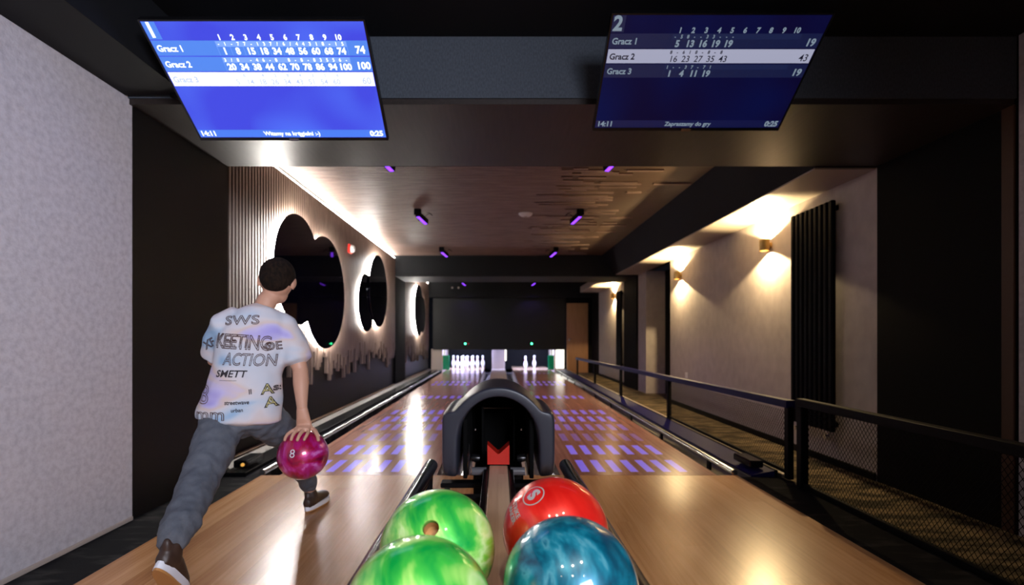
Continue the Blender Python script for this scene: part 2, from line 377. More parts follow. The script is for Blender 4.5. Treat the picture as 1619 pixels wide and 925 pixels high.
# ------------------------------------------------------------------ slatted wall panels and ceiling
random.seed(4)
def slat_wall(y0, y1, label, seed):
    random.seed(seed); mb = MB(); y = y0+.012
    while y < y1-.03:
        zb = random.choice((.44,.52,.58,.64,.70,.75,.80,.86,.66,.60)) + random.uniform(-.03,.03) - .03*max(0, y-7)/3
        if y < 4.4: zb -= .25
        mb.bbox(-2.028,-1.985,y,y+.027,zb,2.46,.003); y += .048
    return tag(mb.build('slatted_panel', M['slat'], smooth=0), label, 'wall panel')
slat_wall(3.46, 9.33, 'long walnut slatted wall panel with ragged lower ends behind the near mirrors', 5)
slat_wall(10.32, 13.8, 'far short walnut slatted wall panel behind the last pair of mirrors', 9)
def slat_ceiling():
    random.seed(11); mb = MB(); y = 3.50
    while y < 9.3:
        x1 = .85 + random.uniform(-.45,.55) + (.25 if random.random() < .25 else 0)
        mb.box(-1.96,x1,y,y+.034,2.516,2.531); 
        if random.random() < .35:
            a = x1+random.uniform(.05,.15); mb.box(a,a+random.uniform(.1,.4),y,y+.034,2.516,2.531)
        y += .05
    return tag(mb.build('slatted_ceiling_panel', M['slat_c'], smooth=0), 'walnut slatted ceiling panel with ragged right ends over the lanes', 'ceiling panel')
slat_ceiling()
# concealed strip light on top of the slats
def strip(y0, y1, label):
    r = empty('cove_strip_light', (-2.0,(y0+y1)/2,2.47), label, 'strip light')
    MB().box(-2.02,-1.99,y0,y1,2.462,2.470).build('channel', M['white_paint'], r)
    MB().box(-2.018,-1.992,y0+.01,y1-.01,2.4705,2.476).build('led_strip', M['cove'], r)
strip(3.5, 9.3, 'bright white strip light on top of the long slatted wall')
strip(10.35, 13.7, 'bright white strip light above the far slatted wall')

# ------------------------------------------------------------------ round backlit mirrors
def mirror(Y, Z, R, off, label, oth=None):
    r = empty('round_mirror', (-1.985,Y,Z), label, 'mirror', 'round backlit mirrors on the slatted wall')
    x = -1.985
    MB().lathe([(0,.0+off),(R-.006,off),(R,off+.004),(R,off+.012),(R-.004,off+.016),(0,off+.016)], (x,Y,Z), 96, 'X').build('mirror_glass', M['mirror'], r)
    def arc(prof):          # a ring behind the glass, broken where the neighbouring mirror crosses it
        mb = MB(); N_ = 120
        for k in range(N_):
            t0, t1 = 2*PI*k/N_, 2*PI*(k+1)/N_; tm_ = (t0+t1)/2
            if oth and math.hypot(Y+(R-.034)*math.cos(tm_)-oth[0], Z+(R-.034)*math.sin(tm_)-oth[1]) < oth[2]+.018: continue
            vs = [(x+h, Y+q*math.cos(t), Z+q*math.sin(t)) for t in (t0,t1) for q,h in prof]
            mb.add(vs, [(0,1,2,3),(7,6,5,4),(0,4,5,1),(1,5,6,2),(2,6,7,3),(3,7,4,0)])
        return mb
    arc([(R-.050,.001),(R-.035,.001),(R-.035,off-.001),(R-.050,off-.001)]).build('backing_ring', M['white_paint'], r)
    arc([(R-.034,.004),(R-.030,.004),(R-.030,off-.004),(R-.034,off-.004)]).build('led_strip', M['halo'], r)
mirror(4.68, 1.60, .53, .050, 'highest of the two overlapping dark round mirrors beside the boy', (5.47,1.45,.63))
mirror(5.47, 1.45, .63, .030, 'large lower dark round mirror to the right of the boy', (4.68,1.60,.53))
mirror(7.80, 1.69, .575, .046, 'tall dark round mirror past the red alarm', (7.18,1.46,.43))
mirror(7.18, 1.46, .43, .022, 'small dark round mirror past the red alarm, left of its pair', (7.80,1.69,.575))
mirror(11.75, 1.60, .62, .046, 'brightly ringed round mirror nearest the pins on the far slatted wall', (12.45,1.52,.46))
mirror(12.45, 1.52, .46, .022, 'smallest dark round mirror on the far slatted wall beside the masking panel', (11.75,1.60,.62))

# ------------------------------------------------------------------ lanes
FY = 3.33
oak = MB().box(-1.63,1.64,-1.2,FY-.004,-.1,0)
tag(oak.build('bowling_approach', M['oak'], smooth=0), 'pale oak approach floor before the foul line', 'approach')
def lane(s, label):
    r = empty('bowling_lane', (s*.965,FY,0), label, 'bowling lane')
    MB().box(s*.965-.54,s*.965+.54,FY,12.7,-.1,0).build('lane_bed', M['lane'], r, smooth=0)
    MB().box(s*.965-.54,s*.965+.54,12.7,15.7,-.1,0).build('pin_deck', M['deck'], r, smooth=0)
    for a, b in ((1.507,1.735),(.20,.423)):
        prof = []
        c = (a+b)/2; h = (b-a)/2
        for k in range(13):
            t = PI+PI*k/12; prof.append((s*(c+h*math.cos(t)), -.008+.075*math.sin(t)))
        prof += [(s*(b+.0), -.095), (s*a, -.095)]
        MB().prism(prof, FY, 14.0).build('gutter', M['gutter'], r, smooth=50)
lane(-1, 'left bowling lane with glowing violet dashes leading to the full rack of pins')
lane(1, 'right bowling lane with glowing violet dashes leading to two standing pins')
# outer bumper rails
def rail(s, label):
    r = empty('bumper_rail', (s*1.64,FY+.02,0), label, 'bumper rail')
    MB().tube((s*1.635,FY+.02,.010),(s*1.635,13.6,.010),.021,18).build('rail_tube', M['chrome'], r)
    mb = MB()
    y = FY+.4
    while y < 13.5: mb.box(s*1.635-.008,s*1.635+.008,y,y+.05,-.074,-.012); y += 1.1
    mb.build('support', M['black_metal'], r)
rail(-1, 'long chrome bumper rail in the gutter by the slatted wall')
rail(1, 'long chrome bumper rail in the gutter by the railing')
# cappings
tag(MB().bbox(-.195,.195,FY+.0,14.3,-.1,.012,.004).build('return_capping', M['capping']), 'pale capping between the two lanes behind the hood', 'capping')
tag(MB().bbox(-1.90,-1.74,FY,13.9,-.1,.018,.004).build('side_capping', M['black_gloss']), 'black capping between left gutter and wall ledge', 'capping')
tag(MB().prism([(-2.025,-.1),(-2.025,.035),(-1.965,.035),(-1.905,.0),(-1.905,-.1)], FY+.13, 13.9).build('wall_ledge', M['ledge'], smooth=0), 'grey brown sloping ledge at the foot of the slatted wall', 'ledge')
tag(MB().bbox(-2.025,-1.975,FY+.13,13.9,.036,.050,.002).build('ledge_trim', M['brown_trim']), 'thin brown wooden trim line on the left wall ledge', 'trim')
tag(MB().prism([(1.74,-.1),(1.74,.0),(1.90,.03),(1.90,-.1)], FY, 13.9).build('side_capping', M['navy'], smooth=0), 'navy blue capping beside the right gutter', 'capping')
tag(MB().bbox(1.901,1.925,FY,13.9,-.1,.034,.003).build('kerb_edge', M['black_metal']), 'black raised kerb beside the navy capping', 'kerb')
tag(MB().bbox(1.972,2.02,FY+.02,13.8,-.0795,-.0,.004).build('kerb_strip', M['capping']), 'pale kerb strip at the foot of the railing along the corridor', 'kerb')
# foul detectors
def foul(s, label):
    r = empty('foul_detector', (s*1.81,FY+.10,.02), label, 'sensor')
    MB().bbox(s*1.81-.05,s*1.81+.05,FY+.06,FY+.30,.032,.082,.008).build('housing', M['black_gloss'], r)
    MB().tube((s*1.81-s*.02,FY+.062,.056),(s*1.81-s*.02,FY+.052,.056),.012,14).build('lens', M['foul_or'] if s < 0 else M['black_gloss'], r)
foul(-1, 'small black foul line sensor box by the left gutter')
foul(1, 'small black foul line sensor box by the railing posts')

# ------------------------------------------------------------------ pin area
mk = empty('masking_panel', (0,14.02,.584), 'wide black masking panel hanging above the pins', 'masking panel')
MB().bbox(-1.90,1.925,14.02,14.06,.584,2.085,.004).build('panel', M['dark_panel'], mk)
for x in (-.96,.965): MB().tube((x,14.02,.76),(x,14.008,.76),.022,16).build('indicator_light', M['led_green'], mk)
MB().tube((-.87,14.02,.76),(-.87,14.01,.76),.012,12).build('indicator_light', M['led_red'], mk)
for x in (-1.32,-1.14):
    tag(MB().tube((x,13.84,2.36),(x,13.80,2.36),.025,16).build('ceiling_sensor', M['capping']), '%s of two small grey round sensors on the header beam' % ('left' if x < -1.2 else 'right'), 'sensor')
dv = empty('lane_divider', (0,14.06,0), 'beige divider between the two pin decks', 'divider')
MB().bbox(-.19,.19,14.3,15.7,.0,.62,.01).build('body', M['capping'], dv)
MB().bbox(.195,.235,14.29,14.32,.25,.60,.004).build('light_strip', M['lit_panel'], dv)
k = empty('side_kickback', (-1.76,14.1,0), 'beige kickback at the left side of the left pin deck', 'kickback')
MB().bbox(-1.96,-1.625,14.102,15.7,-.1,.60,.01).build('body', M['capping'], k)
MB().bbox(-1.60,-1.55,14.104,14.13,.22,.60,.004).build('light_strip', mat('dim_lens',(.4,.4,.3),.4,emit=(1,.95,.8),es=.35), k)
k = empty('side_kickback', (1.76,14.1,0), 'brightly lit white kickback at the right side of the right pin deck', 'kickback')
MB().bbox(1.63,1.93,14.14,15.7,-.1,.60,.01).build('body', M['capping'], k)
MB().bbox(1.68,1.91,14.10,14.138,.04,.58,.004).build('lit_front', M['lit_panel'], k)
MB().bbox(1.52,1.57,14.104,14.135,.22,.60,.004).build('light_strip', bpy.data.materials['dim_lens'], k)
for s in (-1, 1):
    tag(MB().bbox(min(s*1.42,s*1.62) if s<0 else 1.44,-1.42 if s<0 else 1.62,14.06,14.10,.0,.42,.012).build('green_cushion', M['green_pad']), 'translucent green cushion post at the %s of the %s lane end' % (('left edge','left') if s<0 else ('right edge','right')), 'cushion')
tag(MB().box(-1.60,1.64,15.72,15.78,-.1,1.9).build('pit_curtain', M['dark_matte'], smooth=0), 'black curtain behind the pins', 'curtain')
PROF = [(0,0),(.0258,0),(.0285,.008),(.0365,.05),(.052,.086),(.0600,.114),(.0575,.155),(.0440,.20),(.0300,.235),(.0238,.262),(.0236,.275),(.0265,.303),(.0318,.335),(.0322,.350),(.0275,.368),(.0160,.378),(0,.381)]
def make_pin():
    r = empty('bowling_pin', (0,0,0), 'x', 'bowling pin', 'bowling pins standing at the lane ends')
    MB().lathe(PROF, n=20).build('pin_body', M['pin'], r)
    MB().lathe([(.0335,.232),(.0300,.242)], n=20).build('neck_stripe', M['pin_red'], r)
    MB().lathe([(.0275,.252),(.0255,.264)], n=20).build('neck_stripe', M['pin_red'], r)
    return r
pin0 = make_pin(); first = True
HY = 14.30
rowname = ['head pin at the front of the full rack on the left lane',
 'left pin in the second row of the full rack', 'right pin in the second row of the full rack',
 'left pin in the third row of the full rack', 'middle pin in the third row of the full rack', 'right pin in the third row of the full rack',
 'far left corner pin in the back row of the full rack', 'inner left pin in the back row of the full rack', 'inner right pin in the back row of the full rack', 'far right corner pin in the back row of the full rack']
def place_pin(x, y, lab):
    global first
    p = pin0 if first else copy_tree(pin0); first = False
    p.location = (x, y, 0.0005); p['label'] = 'white ' + lab
i = 0
for row in range(4):
    for c in range(row+1):
        place_pin(-.945+(c-row/2)*.305, HY+row*.264, rowname[i]); i += 1
place_pin(.965-.152, HY+.264, 'nearer of the two pins left on the right lane')
place_pin(.965+.152, HY+.792, 'farther of the two pins left on the right lane')

# ------------------------------------------------------------------ UV light bars
def uv_bar(x, y, label, first=[None]):
    s = -1 if x < 0 else 1
    r = empty('ultraviolet_light_bar', (x,y,2.53), label, 'stage light', 'violet light bars on the ceiling')
    zt = 2.516 if y < 9.3 else 2.53
    MB().bbox(x-.045,x+.045,y-.055,y-.045,2.44,zt-.005,.001).bbox(x-.035,x+.035,y-.06,y+.04,zt-.012,zt-.001,.002).tube((x,y,zt-.01),(x,y,2.45),.012,10).build('ceiling_bracket', M['black_metal'], r)
    p = Vector((x-.0*s,y-.04,2.435)); q = Vector((x-s*.07,y+.17,2.39))
    d = (q-p).normalized(); side = d.cross(Vector((0,0,1))).normalized(); up = side.cross(d)
    def bar(mb, a, b, hw, t0, t1):
        vs = []
        for e in (p+d*a, p+d*b):
            for u, v in ((-hw,t0),(hw,t0),(hw,t1),(-hw,t1)): vs.append(e+side*u+up*v)
        mb.add(vs, [(0,1,2,3),(7,6,5,4),(0,4,5,1),(1,5,6,2),(2,6,7,3),(3,7,4,0)])
        return mb
    L_ = (q-p).length
    bar(MB(), 0, L_, .030, -.012, .045).build('housing', M['black_metal'], r)
    mb = MB(); n = 6
    for k in range(n): bar(mb, L_*(k+.08)/n, L_*(k+.92)/n, .019, -.016, -.011)
    mb.build('led_lens', M['uv'], r)
    for sg in (-1, 1): MB().tube(p+side*sg*.035+d*.12, p+side*sg*.052+d*.12, .012, 10).build('tilt_knob', M['black_metal'], r)
    pts = [p+side*(-.05*s)+d*.1+Vector((0,0,.03))]
    for k in range(1, 9):
        t = k/8*2*PI; pts.append(Vector((x+s*-.10+s*-.06*math.sin(t*.5)*2*.6, y+.03+.03*math.sin(t), 2.45+.02*math.cos(t)+.02)))
    MB().path(pts, .003, 6).build('cable', M['black_metal'], r)
names = {4.0:'first', 5.95:'second', 8.45:'third', 13.25:'farthest'}
for y, nm in names.items():
    for x, sd in ((-.985,'left'), (1.0,'right')):
        uv_bar(x, y, 'violet light bar, %s from the camera in the %s ceiling row' % (nm, sd))
# smoke detector
r = empty('smoke_detector', (.345,6.13,2.516), 'white round smoke detector on the slatted ceiling', 'smoke detector')
MB().lathe([(0,-.04),(.035,-.04),(.06,-.034),(.085,-.016),(.09,-.001),(0,-.001)], (.345,6.13,2.516), 32).build('cover', M['white_paint'], r)
MB().lathe([(.0,-.048),(.018,-.047),(.022,-.0405),(0,-.0405)], (.345,6.13,2.516), 16).build('sensor_cap', M['capping'], r)
# red alarm
r = empty('alarm_sounder', (-1.985,6.42,2.12), 'red fire alarm sounder with white front on the slatted wall', 'alarm')
MB().bbox(-1.984,-1.95,6.36,6.48,2.06,2.18,.01).build('back_box', M['red_alarm'], r)
MB().lathe([(.05,0),(.046,.03),(.03,.045),(0,.048)], (-1.95,6.42,2.12), 24, 'X').build('dome', M['white_paint'], r)

# ------------------------------------------------------------------ wall lamps
def sconce(Y, Z, label):
    r = empty('wall_lamp', (RX,Y,Z), label, 'wall lamp', 'brass wall lamps along the corridor')
    x = RX-.062
    MB().tube((RX-.001,Y,Z),(RX-.03,Y,Z),.03,16).build('wall_mount', M['brass'], r)
    MB().lathe([(.042,-.055),(.046,-.055),(.046,.055),(.042,.055),(.042,-.055)], (x,Y,Z), 28).build('shade', M['brass'], r)
    MB().lathe([(0,-.030),(.040,-.030),(.040,.030),(0,.030)], (x,Y,Z), 24).build('light_insert', M['bulb_warm'], r)
    for sg in (-1, 1):
        lamp('wall_lamp_beam', 'SPOT', (x,Y,Z+sg*.062), W_SCONCE*(1.0 if sg < 0 else 1.3), (1,.72,.36), (x,Y,Z+sg*1), spot_size=math.radians(140 if sg<0 else 150), spot_blend=.12, shadow_soft_size=.02).parent = None
sconce(4.80, 1.86, 'brass up and down wall lamp beside the tall black radiator')
sconce(7.15, 1.86, 'brass up and down wall lamp at the edge of the recess')
sconce(11.2, 1.90, 'farthest brass wall lamp near the wooden door')

# radiators
def radiator(y0, y1, z0, z1, label, n=9):
    r = empty('radiator', (RX,(y0+y1)/2,z0), label, 'radiator')
    mb = MB(); st = (y1-y0)/n
    for i in range(n): mb.bbox(RX-.085,RX-.045,y0+i*st,y0+i*st+st*.72,z0,z1,.008)
    mb.build('column', M['black_metal'], r)
    for z in (z0+.06,z1-.06): MB().bbox(RX-.044,RX-.024,y0,y1-st*.28,z-.02,z+.02,.004).build('header_pipe', M['black_metal'], r)
    for z in (z0+.25,z1-.25): MB().bbox(RX-.024,RX-.001,(y0+y1)/2-.03,(y0+y1)/2+.03,z-.02,z+.02,.004).build('wall_bracket', M['black_metal'], r)
    for yy in (y0+.06,y1-.1): MB().tube((RX-.065,yy,z0),(RX-.065,yy,z0-.07),.012,10).tube((RX-.065,yy,z0-.045),(RX-.10,yy,z0-.045),.016,12).build('valve', M['chrome'], r)
radiator(3.80, 4.35, .20, 2.03, 'tall black column radiator on the pale wall')
radiator(10.36, 10.78, .30, 1.95, 'far black column radiator beside the last wall lamp', 8)
# wall socket
tag(MB().bbox(RX-.008,RX,6.9,6.98,.36,.44,.003).build('wall_socket', M['white_paint']), 'small white socket plate low on the corridor wall', 'socket')

# ------------------------------------------------------------------ railing
def mesh_wires(y0, y1, z0, z1, p, r):
    mb = MB(); X = 1.945; k = 1.35      # rise per run
    H = z1-z0
    t = y0 - H/k
    while t < y1:
        for sg in (1,-1):
            # line z = z0 + k*(y-t) (sg=1)  or  z = z1 - k*(y-t)
            a, b = t, t+H/k
            a2, b2 = max(a,y0), min(b,y1)
            if b2 > a2+1e-4:
                za, zb = (z0+k*(a2-a), z0+k*(b2-a)) if sg > 0 else (z1-k*(a2-a), z1-k*(b2-a))
                mb.tube((X+.0015*sg,a2,za),(X+.0015*sg,b2,zb), r, 4, cap=False)
        t += p
    return mb
def zr(y): return .478 - (y-3.2)*.0095
r = empty('railing', (1.945,1.9,0), 'nearest black railing section with wire mesh infill', 'railing')
MB().bbox(1.92,1.97,.3,3.12,.505,.555,.004).build('top_rail', M['black_metal'], r)
MB().bbox(1.93,1.96,.3,3.07,-.011,.02,.003).build('bottom_rail', M['black_metal'], r)
for y in (.3,3.07): MB().bbox(1.92,1.97,y,y+.05,-.011,.505,.003).build('post', M['black_metal'], r)
mesh_wires(.35,3.07,.02,.505,.026,.0013).build('wire_mesh', M['black_metal'], r, smooth=0)
r = empty('railing', (1.945,7,0), 'long black railing beside the right lane, receding to the far end', 'railing')
me_ = MB()
pts = [(3.22,zr(3.2)),(12.0,zr(12))]
me_.add([(x,y,z+dz) for (y,z) in pts for x,dz in ((1.915,0),(1.975,0),(1.975,.05),(1.915,.05))], [(0,1,2,3),(7,6,5,4),(0,4,5,1),(1,5,6,2),(2,6,7,3),(3,7,4,0)])
me_.build('top_rail', M['rail_top'], r, smooth=0)
for y in (3.22,5.5,7.67,9.74,11.9): MB().bbox(1.927,1.968,y,y+.045,-.0,zr(y)+.012,.003).build('post', M['black_metal'], r)
MB().bbox(1.932,1.962,3.265,5.5,.03,.055,.003).build('bottom_rail', M['black_metal'], r)
mesh_wires(3.265,5.5,.055,zr(5.5),.026,.0013).build('wire_mesh', M['black_metal'], r, smooth=0)

# ------------------------------------------------------------------ score screens
def score_screen(cx, yt, zt, yb, zb, W, lanetxt, header, rows, msg, bright, label, hl):
    T = Vector((cx,yt,zt)); B = Vector((cx,yb,zb)); dn = (B-T); Hh = dn.length; dn.normalize()
    nrm = Vector((1,0,0)).cross(dn).normalized()
    if nrm.y > 0: nrm = -nrm              # towards the viewer
    r = empty('score_screen', tuple((T+B)/2 - nrm*.02), label, 'screen')
    def P(u, v, o=0): return T + Vector((1,0,0))*((u-.5)*W) + dn*(v*Hh) + nrm*o
    def slab(mb, u0, u1, v0, v1, o0, o1):
        vs = [P(u,v,o) for o in (o0,o1) for u,v in ((u0,v0),(u1,v0),(u1,v1),(u0,v1))]
        return mb.add(vs, [(0,1,2,3),(7,6,5,4),(0,4,5,1),(1,5,6,2),(2,6,7,3),(3,7,4,0)])
    mb = MB(); slab(mb, 0,1,0,1,-.03,0)
    slab(mb, 0,1,0,.012,0,.004); slab(mb,0,1,.972,1,0,.004); slab(mb,0,.008,.012,.972,0,.004); slab(mb,.992,1,.012,.972,0,.004)
    mb.build('casing', M['black_gloss'], r, smooth=0)
    slab(MB(), .28,.72,.25,.75,-.075,-.03).build('rear_bulge', M['black_metal'], r, smooth=0)
    # display panel with its own picture: deep blue with a soft cloud
    m = bpy.data.materials.new('display_blue_'+lanetxt); N, L = nodes(m); b = N['Principled BSDF']; b.inputs['Base Color'].default_value = (.003,.003,.006,1); b.inputs['Roughness'].default_value = .4; b.inputs['Specular IOR Level'].default_value = .2
    tc = N.new('ShaderNodeTexCoord'); nz = N.new('ShaderNodeTexNoise'); nz.inputs['Scale'].default_value = 2.6; nz.inputs['Detail'].default_value = 1
    L.new(tc.outputs['Object'], nz.inputs['Vector']); rp = N.new('ShaderNodeValToRGB'); e = rp.color_ramp.elements
    e[0].position = .35; e[0].color = (.045,.055,.60,1) if lanetxt == '1' else (.035,.02,.30,1); e[1].position = .65; e[1].color = (.075,.16,.80,1) if lanetxt == '1' else (.02,.05,.62,1)
    L.new(nz.outputs[0], rp.inputs[0]); L.new(rp.outputs[0], b.inputs['Emission Color']); b.inputs['Emission Strength'].default_value = bright
    slab(MB(), .008,.992,.012,.972,.0,.0012).build('display', m, r, smooth=0)
    em = lambda n, c, s=1: emitter(n+lanetxt, c, bright*s)
    d2 = lanetxt == '2'
    mband = em('band_blue_', (.05,.10,.60) if d2 else (.06,.19,.68)); mstrip = em('strip_blue_', (.08,.16,.75) if d2 else (.17,.32,.80)); mwhite = em('row_white_', (.72,.74,1) if d2 else (.88,.90,1), 6.5 if d2 else 1.15)
    mt = em('text_white_', (.62,.80,1) if d2 else (.88,.94,1), 4.2 if d2 else 1.2); mg = em('text_grey_', (.42,.50,.72)) ; mdk = em('text_dark_', (.06,.06,.22)); mfoot = em('foot_blue_', (.02,.05,.62) if d2 else (.05,.16,.70))
    rowv = [(.149+.121*k, .149+.121*k+.112) for k in range(3)]
    bb = MB(); ss = MB()
    for k, (a, c) in enumerate(rowv):
        if k == hl: slab(MB(), .012,.988,a,c,.0013,.0020).build('highlight_row', mwhite, r, smooth=0)
        else:
            slab(bb, .010,.990,a,c,.0013,.0020)
            slab(ss, .30,.895,a+.004,a+.044,.0021,.0026)
            for q in range(11): slab(ss, .30+.0595*q-.0006,.30+.0595*q+.0006,a+.044,c-.002,.0021,.0024)
    slab(bb, .010,.068,.016,.140,.0013,.0020)
    bb.build('blue_rows', mband, r, smooth=0); ss.build('throw_strips', mstrip, r, smooth=0)
    slab(MB(), .010,.990,.898,.968,.0013,.0018).build('footer_band', mfoot, r, smooth=0)
    cols = {}
    def put(txt, u, v, size, m_, align='CENTER', bold=.0008, o=.0030):
        vs, fs = text_mesh(txt, size, align, bold)
        mb = cols.setdefault(m_.name, (MB(), m_))[0]
        base = P(u, v, o)
        mb.add([base + Vector((1,0,0))*q.x - dn*q.y for q in vs], fs)
    put(lanetxt, .036, .078, .080, mt, bold=.003)
    for k in range(10): put(str(k+1), .328+.0595*k, .126, .030, mt, bold=.0012)
    for k, (name, small, tots, tot) in enumerate(rows):
        a, c = rowv[k]; tm = (mg if lanetxt == '1' else mdk) if k == hl else mt
        put(name, .022, (a+c)/2+.004, .036, tm, 'LEFT', bold=.0010)
        for q, ch in enumerate(small):
            if ch != ' ': put(ch, .312+.02975*q, a+.024, .020, tm, bold=.0006)
        for q, t in enumerate(tots): put(t, .330+.0595*q+(.0 if lanetxt=='1' else -.0), a+.079, .038 if k != hl or lanetxt=='2' else .034, tm, bold=.0016 if k != hl else .0003)
        put(tot, .952, a+.070, .042, tm, bold=.0016 if k != hl else .0003)
    put('14:11', .060, .934, .036, mt, bold=.0014); put('0:25', .945, .934, .038, mt, bold=.0016); put(msg, .50, .934, .030, mt, bold=.0009)
    for nm, (mb, m_) in cols.items(): mb.build('lettering', m_, r, smooth=0)
    slab(MB(), .475,.525,.978,1.004,.004,.006).build('maker_badge', M['chrome'], r, smooth=0)
    # mount to the beam
    c = P(.5,.5,-.075)
    mm = MB(); mm.tube(c, (cx, 2.50, max(c.z,2.26)+.04), .02, 12); mm.bbox(cx-.09,cx+.09,2.505,2.519,2.23,2.40,.003)
    mm.build('mount_arm', M['black_metal'], r)
score_screen(-1.033, 2.02, 2.277, 2.455, 1.95, .95, '1', None,
    [('Gracz 1', '-1-77-137/6/44318-15', ['1','8','15','18','34','48','56','60','68','74'], '74'),
     ('Gracz 2', '3/8 -46-8 8-8-83556-', ['20','34','38','44','62','70','78','86','94','100'], '100'),
     ('Gracz 3', '  6  4 2 8 4 3 1 6  ', ['5','14','18','26','34','43','51','54','60'], '60')],
    'Witamy na kręgielni :-)', 1.3, 'bright blue score screen of lane 1 hanging at upper left', 2)
score_screen(.958, 2.06, 2.330, 2.48, 2.01, .95, '2', None,
    [('Gracz 1', '-58--33---          ', ['5','13','16','19','19'], '19'),
     ('Gracz 2', '8-618-8-8           ', ['16','23','27','35','43'], '43'),
     ('Gracz 3', '1--37-71            ', ['1','4','11','19'], '19')],
    'Zapraszamy do gry', .075, 'dim dark blue score screen of lane 2 hanging at upper right', 1)
# sensor knob beside the left screen
tag(MB().lathe([(0,-.0),(.028,-.0),(.034,-.02),(.03,-.045),(0,-.055)], (-1.66,2.50,2.17+.06), 18).tube((-1.66,2.518,2.20),(-1.66,2.49,2.20),.012,8).build('camera_dome', M['black_gloss']), 'small black dome on the beam left of the bright screen', 'sensor')

# ------------------------------------------------------------------ ball return
br = empty('ball_return', (0,1.9,0), 'black ball return with arched hood, wooden centre strip and tube rails', 'ball return')
outer = [(.238,.345),(.238,.47),(.238,.585),(.237,.622),(.228,.640),(.206,.642),(.188,.640),(.166,.668),(.130,.702),(.088,.727),(.045,.742),(0,.747)]
inner = [(.166,.345),(.166,.44),(.165,.50),(.160,.545),(.152,.580),(.140,.608),(.124,.636),(.104,.658),(.080,.676),(.055,.689),(.028,.697),(0,.699)]
def full(p): return p + [(-x,z) for x,z in p[-2::-1]]
O, I = full(outer), full(inner)
def lerp(a, b, t): return (a[0]+(b[0]-a[0])*t, a[1]+(b[1]-a[1])*t)
seq = [('i',0,2.58),('i',0,2.06),('i',.03,2.02),('i',.10,2.003),('i',.20,2.0),('i',.80,2.0),('i',.90,2.003),('i',.97,2.02),('i',1,2.06),('i',1,2.58)]
mb = MB(); n = len(O)
for o_, i_ in zip(O, I):
    for _, t, y in seq: x, z = lerp(i_, o_, t); mb.v.append((x,y,z))
s_ = len(seq)
for a in range(n-1):
    for b_ in range(s_): q = (b_+1) % s_; mb.f.append((a*s_+b_, a*s_+q, (a+1)*s_+q, (a+1)*s_+b_))
mb.f.append(tuple(range(s_))); mb.f.append(tuple(range((n-1)*s_, n*s_)))
hood = mb.build('hood', M['hood'], br, smooth=50)
hm = hood.modifiers.new('sub', 'SUBSURF'); hm.levels = 1; hm.render_levels = 2
MB().prism([(x*.985,z) for x,z in I], 2.50, 2.56).build('hood_back', M['hood_in'], hood, smooth=0)
MB().bbox(-.075,.075,2.40,2.49,.655,.662,.002).build('inner_lip', M['brown_trim'], hood)
MB().bbox(-.08,.08,2.3,2.31,.610,.613,.001).build('cross_rod', M['brown_trim'], hood)
# ball lift machinery inside the hood
MB().bbox(-.15,-.132,2.05,2.48,.35,.60,.003).bbox(.132,.15,2.05,2.48,.35,.60,.003).bbox(-.08,-.07,2.3,2.48,.36,.62,.002).bbox(.07,.08,2.3,2.48,.36,.62,.002).build('lift_frame', M['hood_in'], br)
for s in (-1, 1):
    MB().lathe([(0,-.007),(.066,-.007),(.070,-.004),(.070,.004),(.066,.007),(0,.007)], (s*.136,2.13,.415), 28, 'X').build('lift_wheel', M['chrome'] if s<0 else M['black_gloss'], br)
    MB().lathe([(0,-.022),(.014,-.018),(.018,0),(.014,.018),(0,.022)], (s*.098,2.08,.43), 20, 'X').build('knob', M['black_gloss'], br)
    MB().lathe([(0,-.006),(.006,-.004),(.006,.004),(0,.006)], (s*.105,2.2,.53), 12, 'Z').build('bolt', M['chrome'], br)
    MB().tube((s*.05,2.02,.39),(s*.11,2.02,.39),.017,14).build('roller', M['gutter'], br)
# red wedge
MB().prism([(-.046,.418),(.046,.418),(.046,.500),(.004,.462),(-.004,.462),(-.046,.500)], 2.02, 2.10).build('ball_stop', M['red_plastic'], br, smooth=0)
# wooden strip and black bearers
MB().bbox(-.038,.038,.25,2.03,.385,.412,.003).build('centre_strip', M['strip_wood'], br)
for s in (-1, 1):
    MB().bbox(min(s*.040,s*.062),max(s*.040,s*.062),.25,2.06,.36,.402,.003).build('bearer', M['black_gloss'], br)
    MB().path([(s*.252,.28,.505),(s*.252,1.0,.49),(s*.25,1.80,.472),(s*.25,1.815,.472)], [.024,.024,.024,.019], 18).build('side_tube', M['black_gloss'], br)
    MB().path([(s*.185,.3,.425),(s*.185,1.62,.410),(s*.185,1.63,.41)], [.016,.016,.012], 14).build('inner_tube', M['black_gloss'], br)
for y in (.45,1.1,1.72):
    mb = MB(); mb.bbox(-.25,.25,y,y+.035,.355,.382,.003)
    for s in (-1,1): mb.bbox(s*.25-.012,s*.25+.012,y,y+.035,.382,.46,.003); mb.bbox(s*.185-.01,s*.185+.01,y,y+.035,.382,.405,.002)
    mb.build('cross_bar', M['black_metal'], br)
MB().bbox(-.24,.24,2.0,2.06,.325,.345,.004).build('hood_sill', M['black_metal'], br)
MB().bbox(-.11,.11,2.12,2.52,.0,.36,.01).bbox(-.05,.05,.9,1.02,.0,.355,.006).bbox(-.16,.16,2.05,2.56,.0,.03,.005).build('pedestal', M['black_metal'], br)

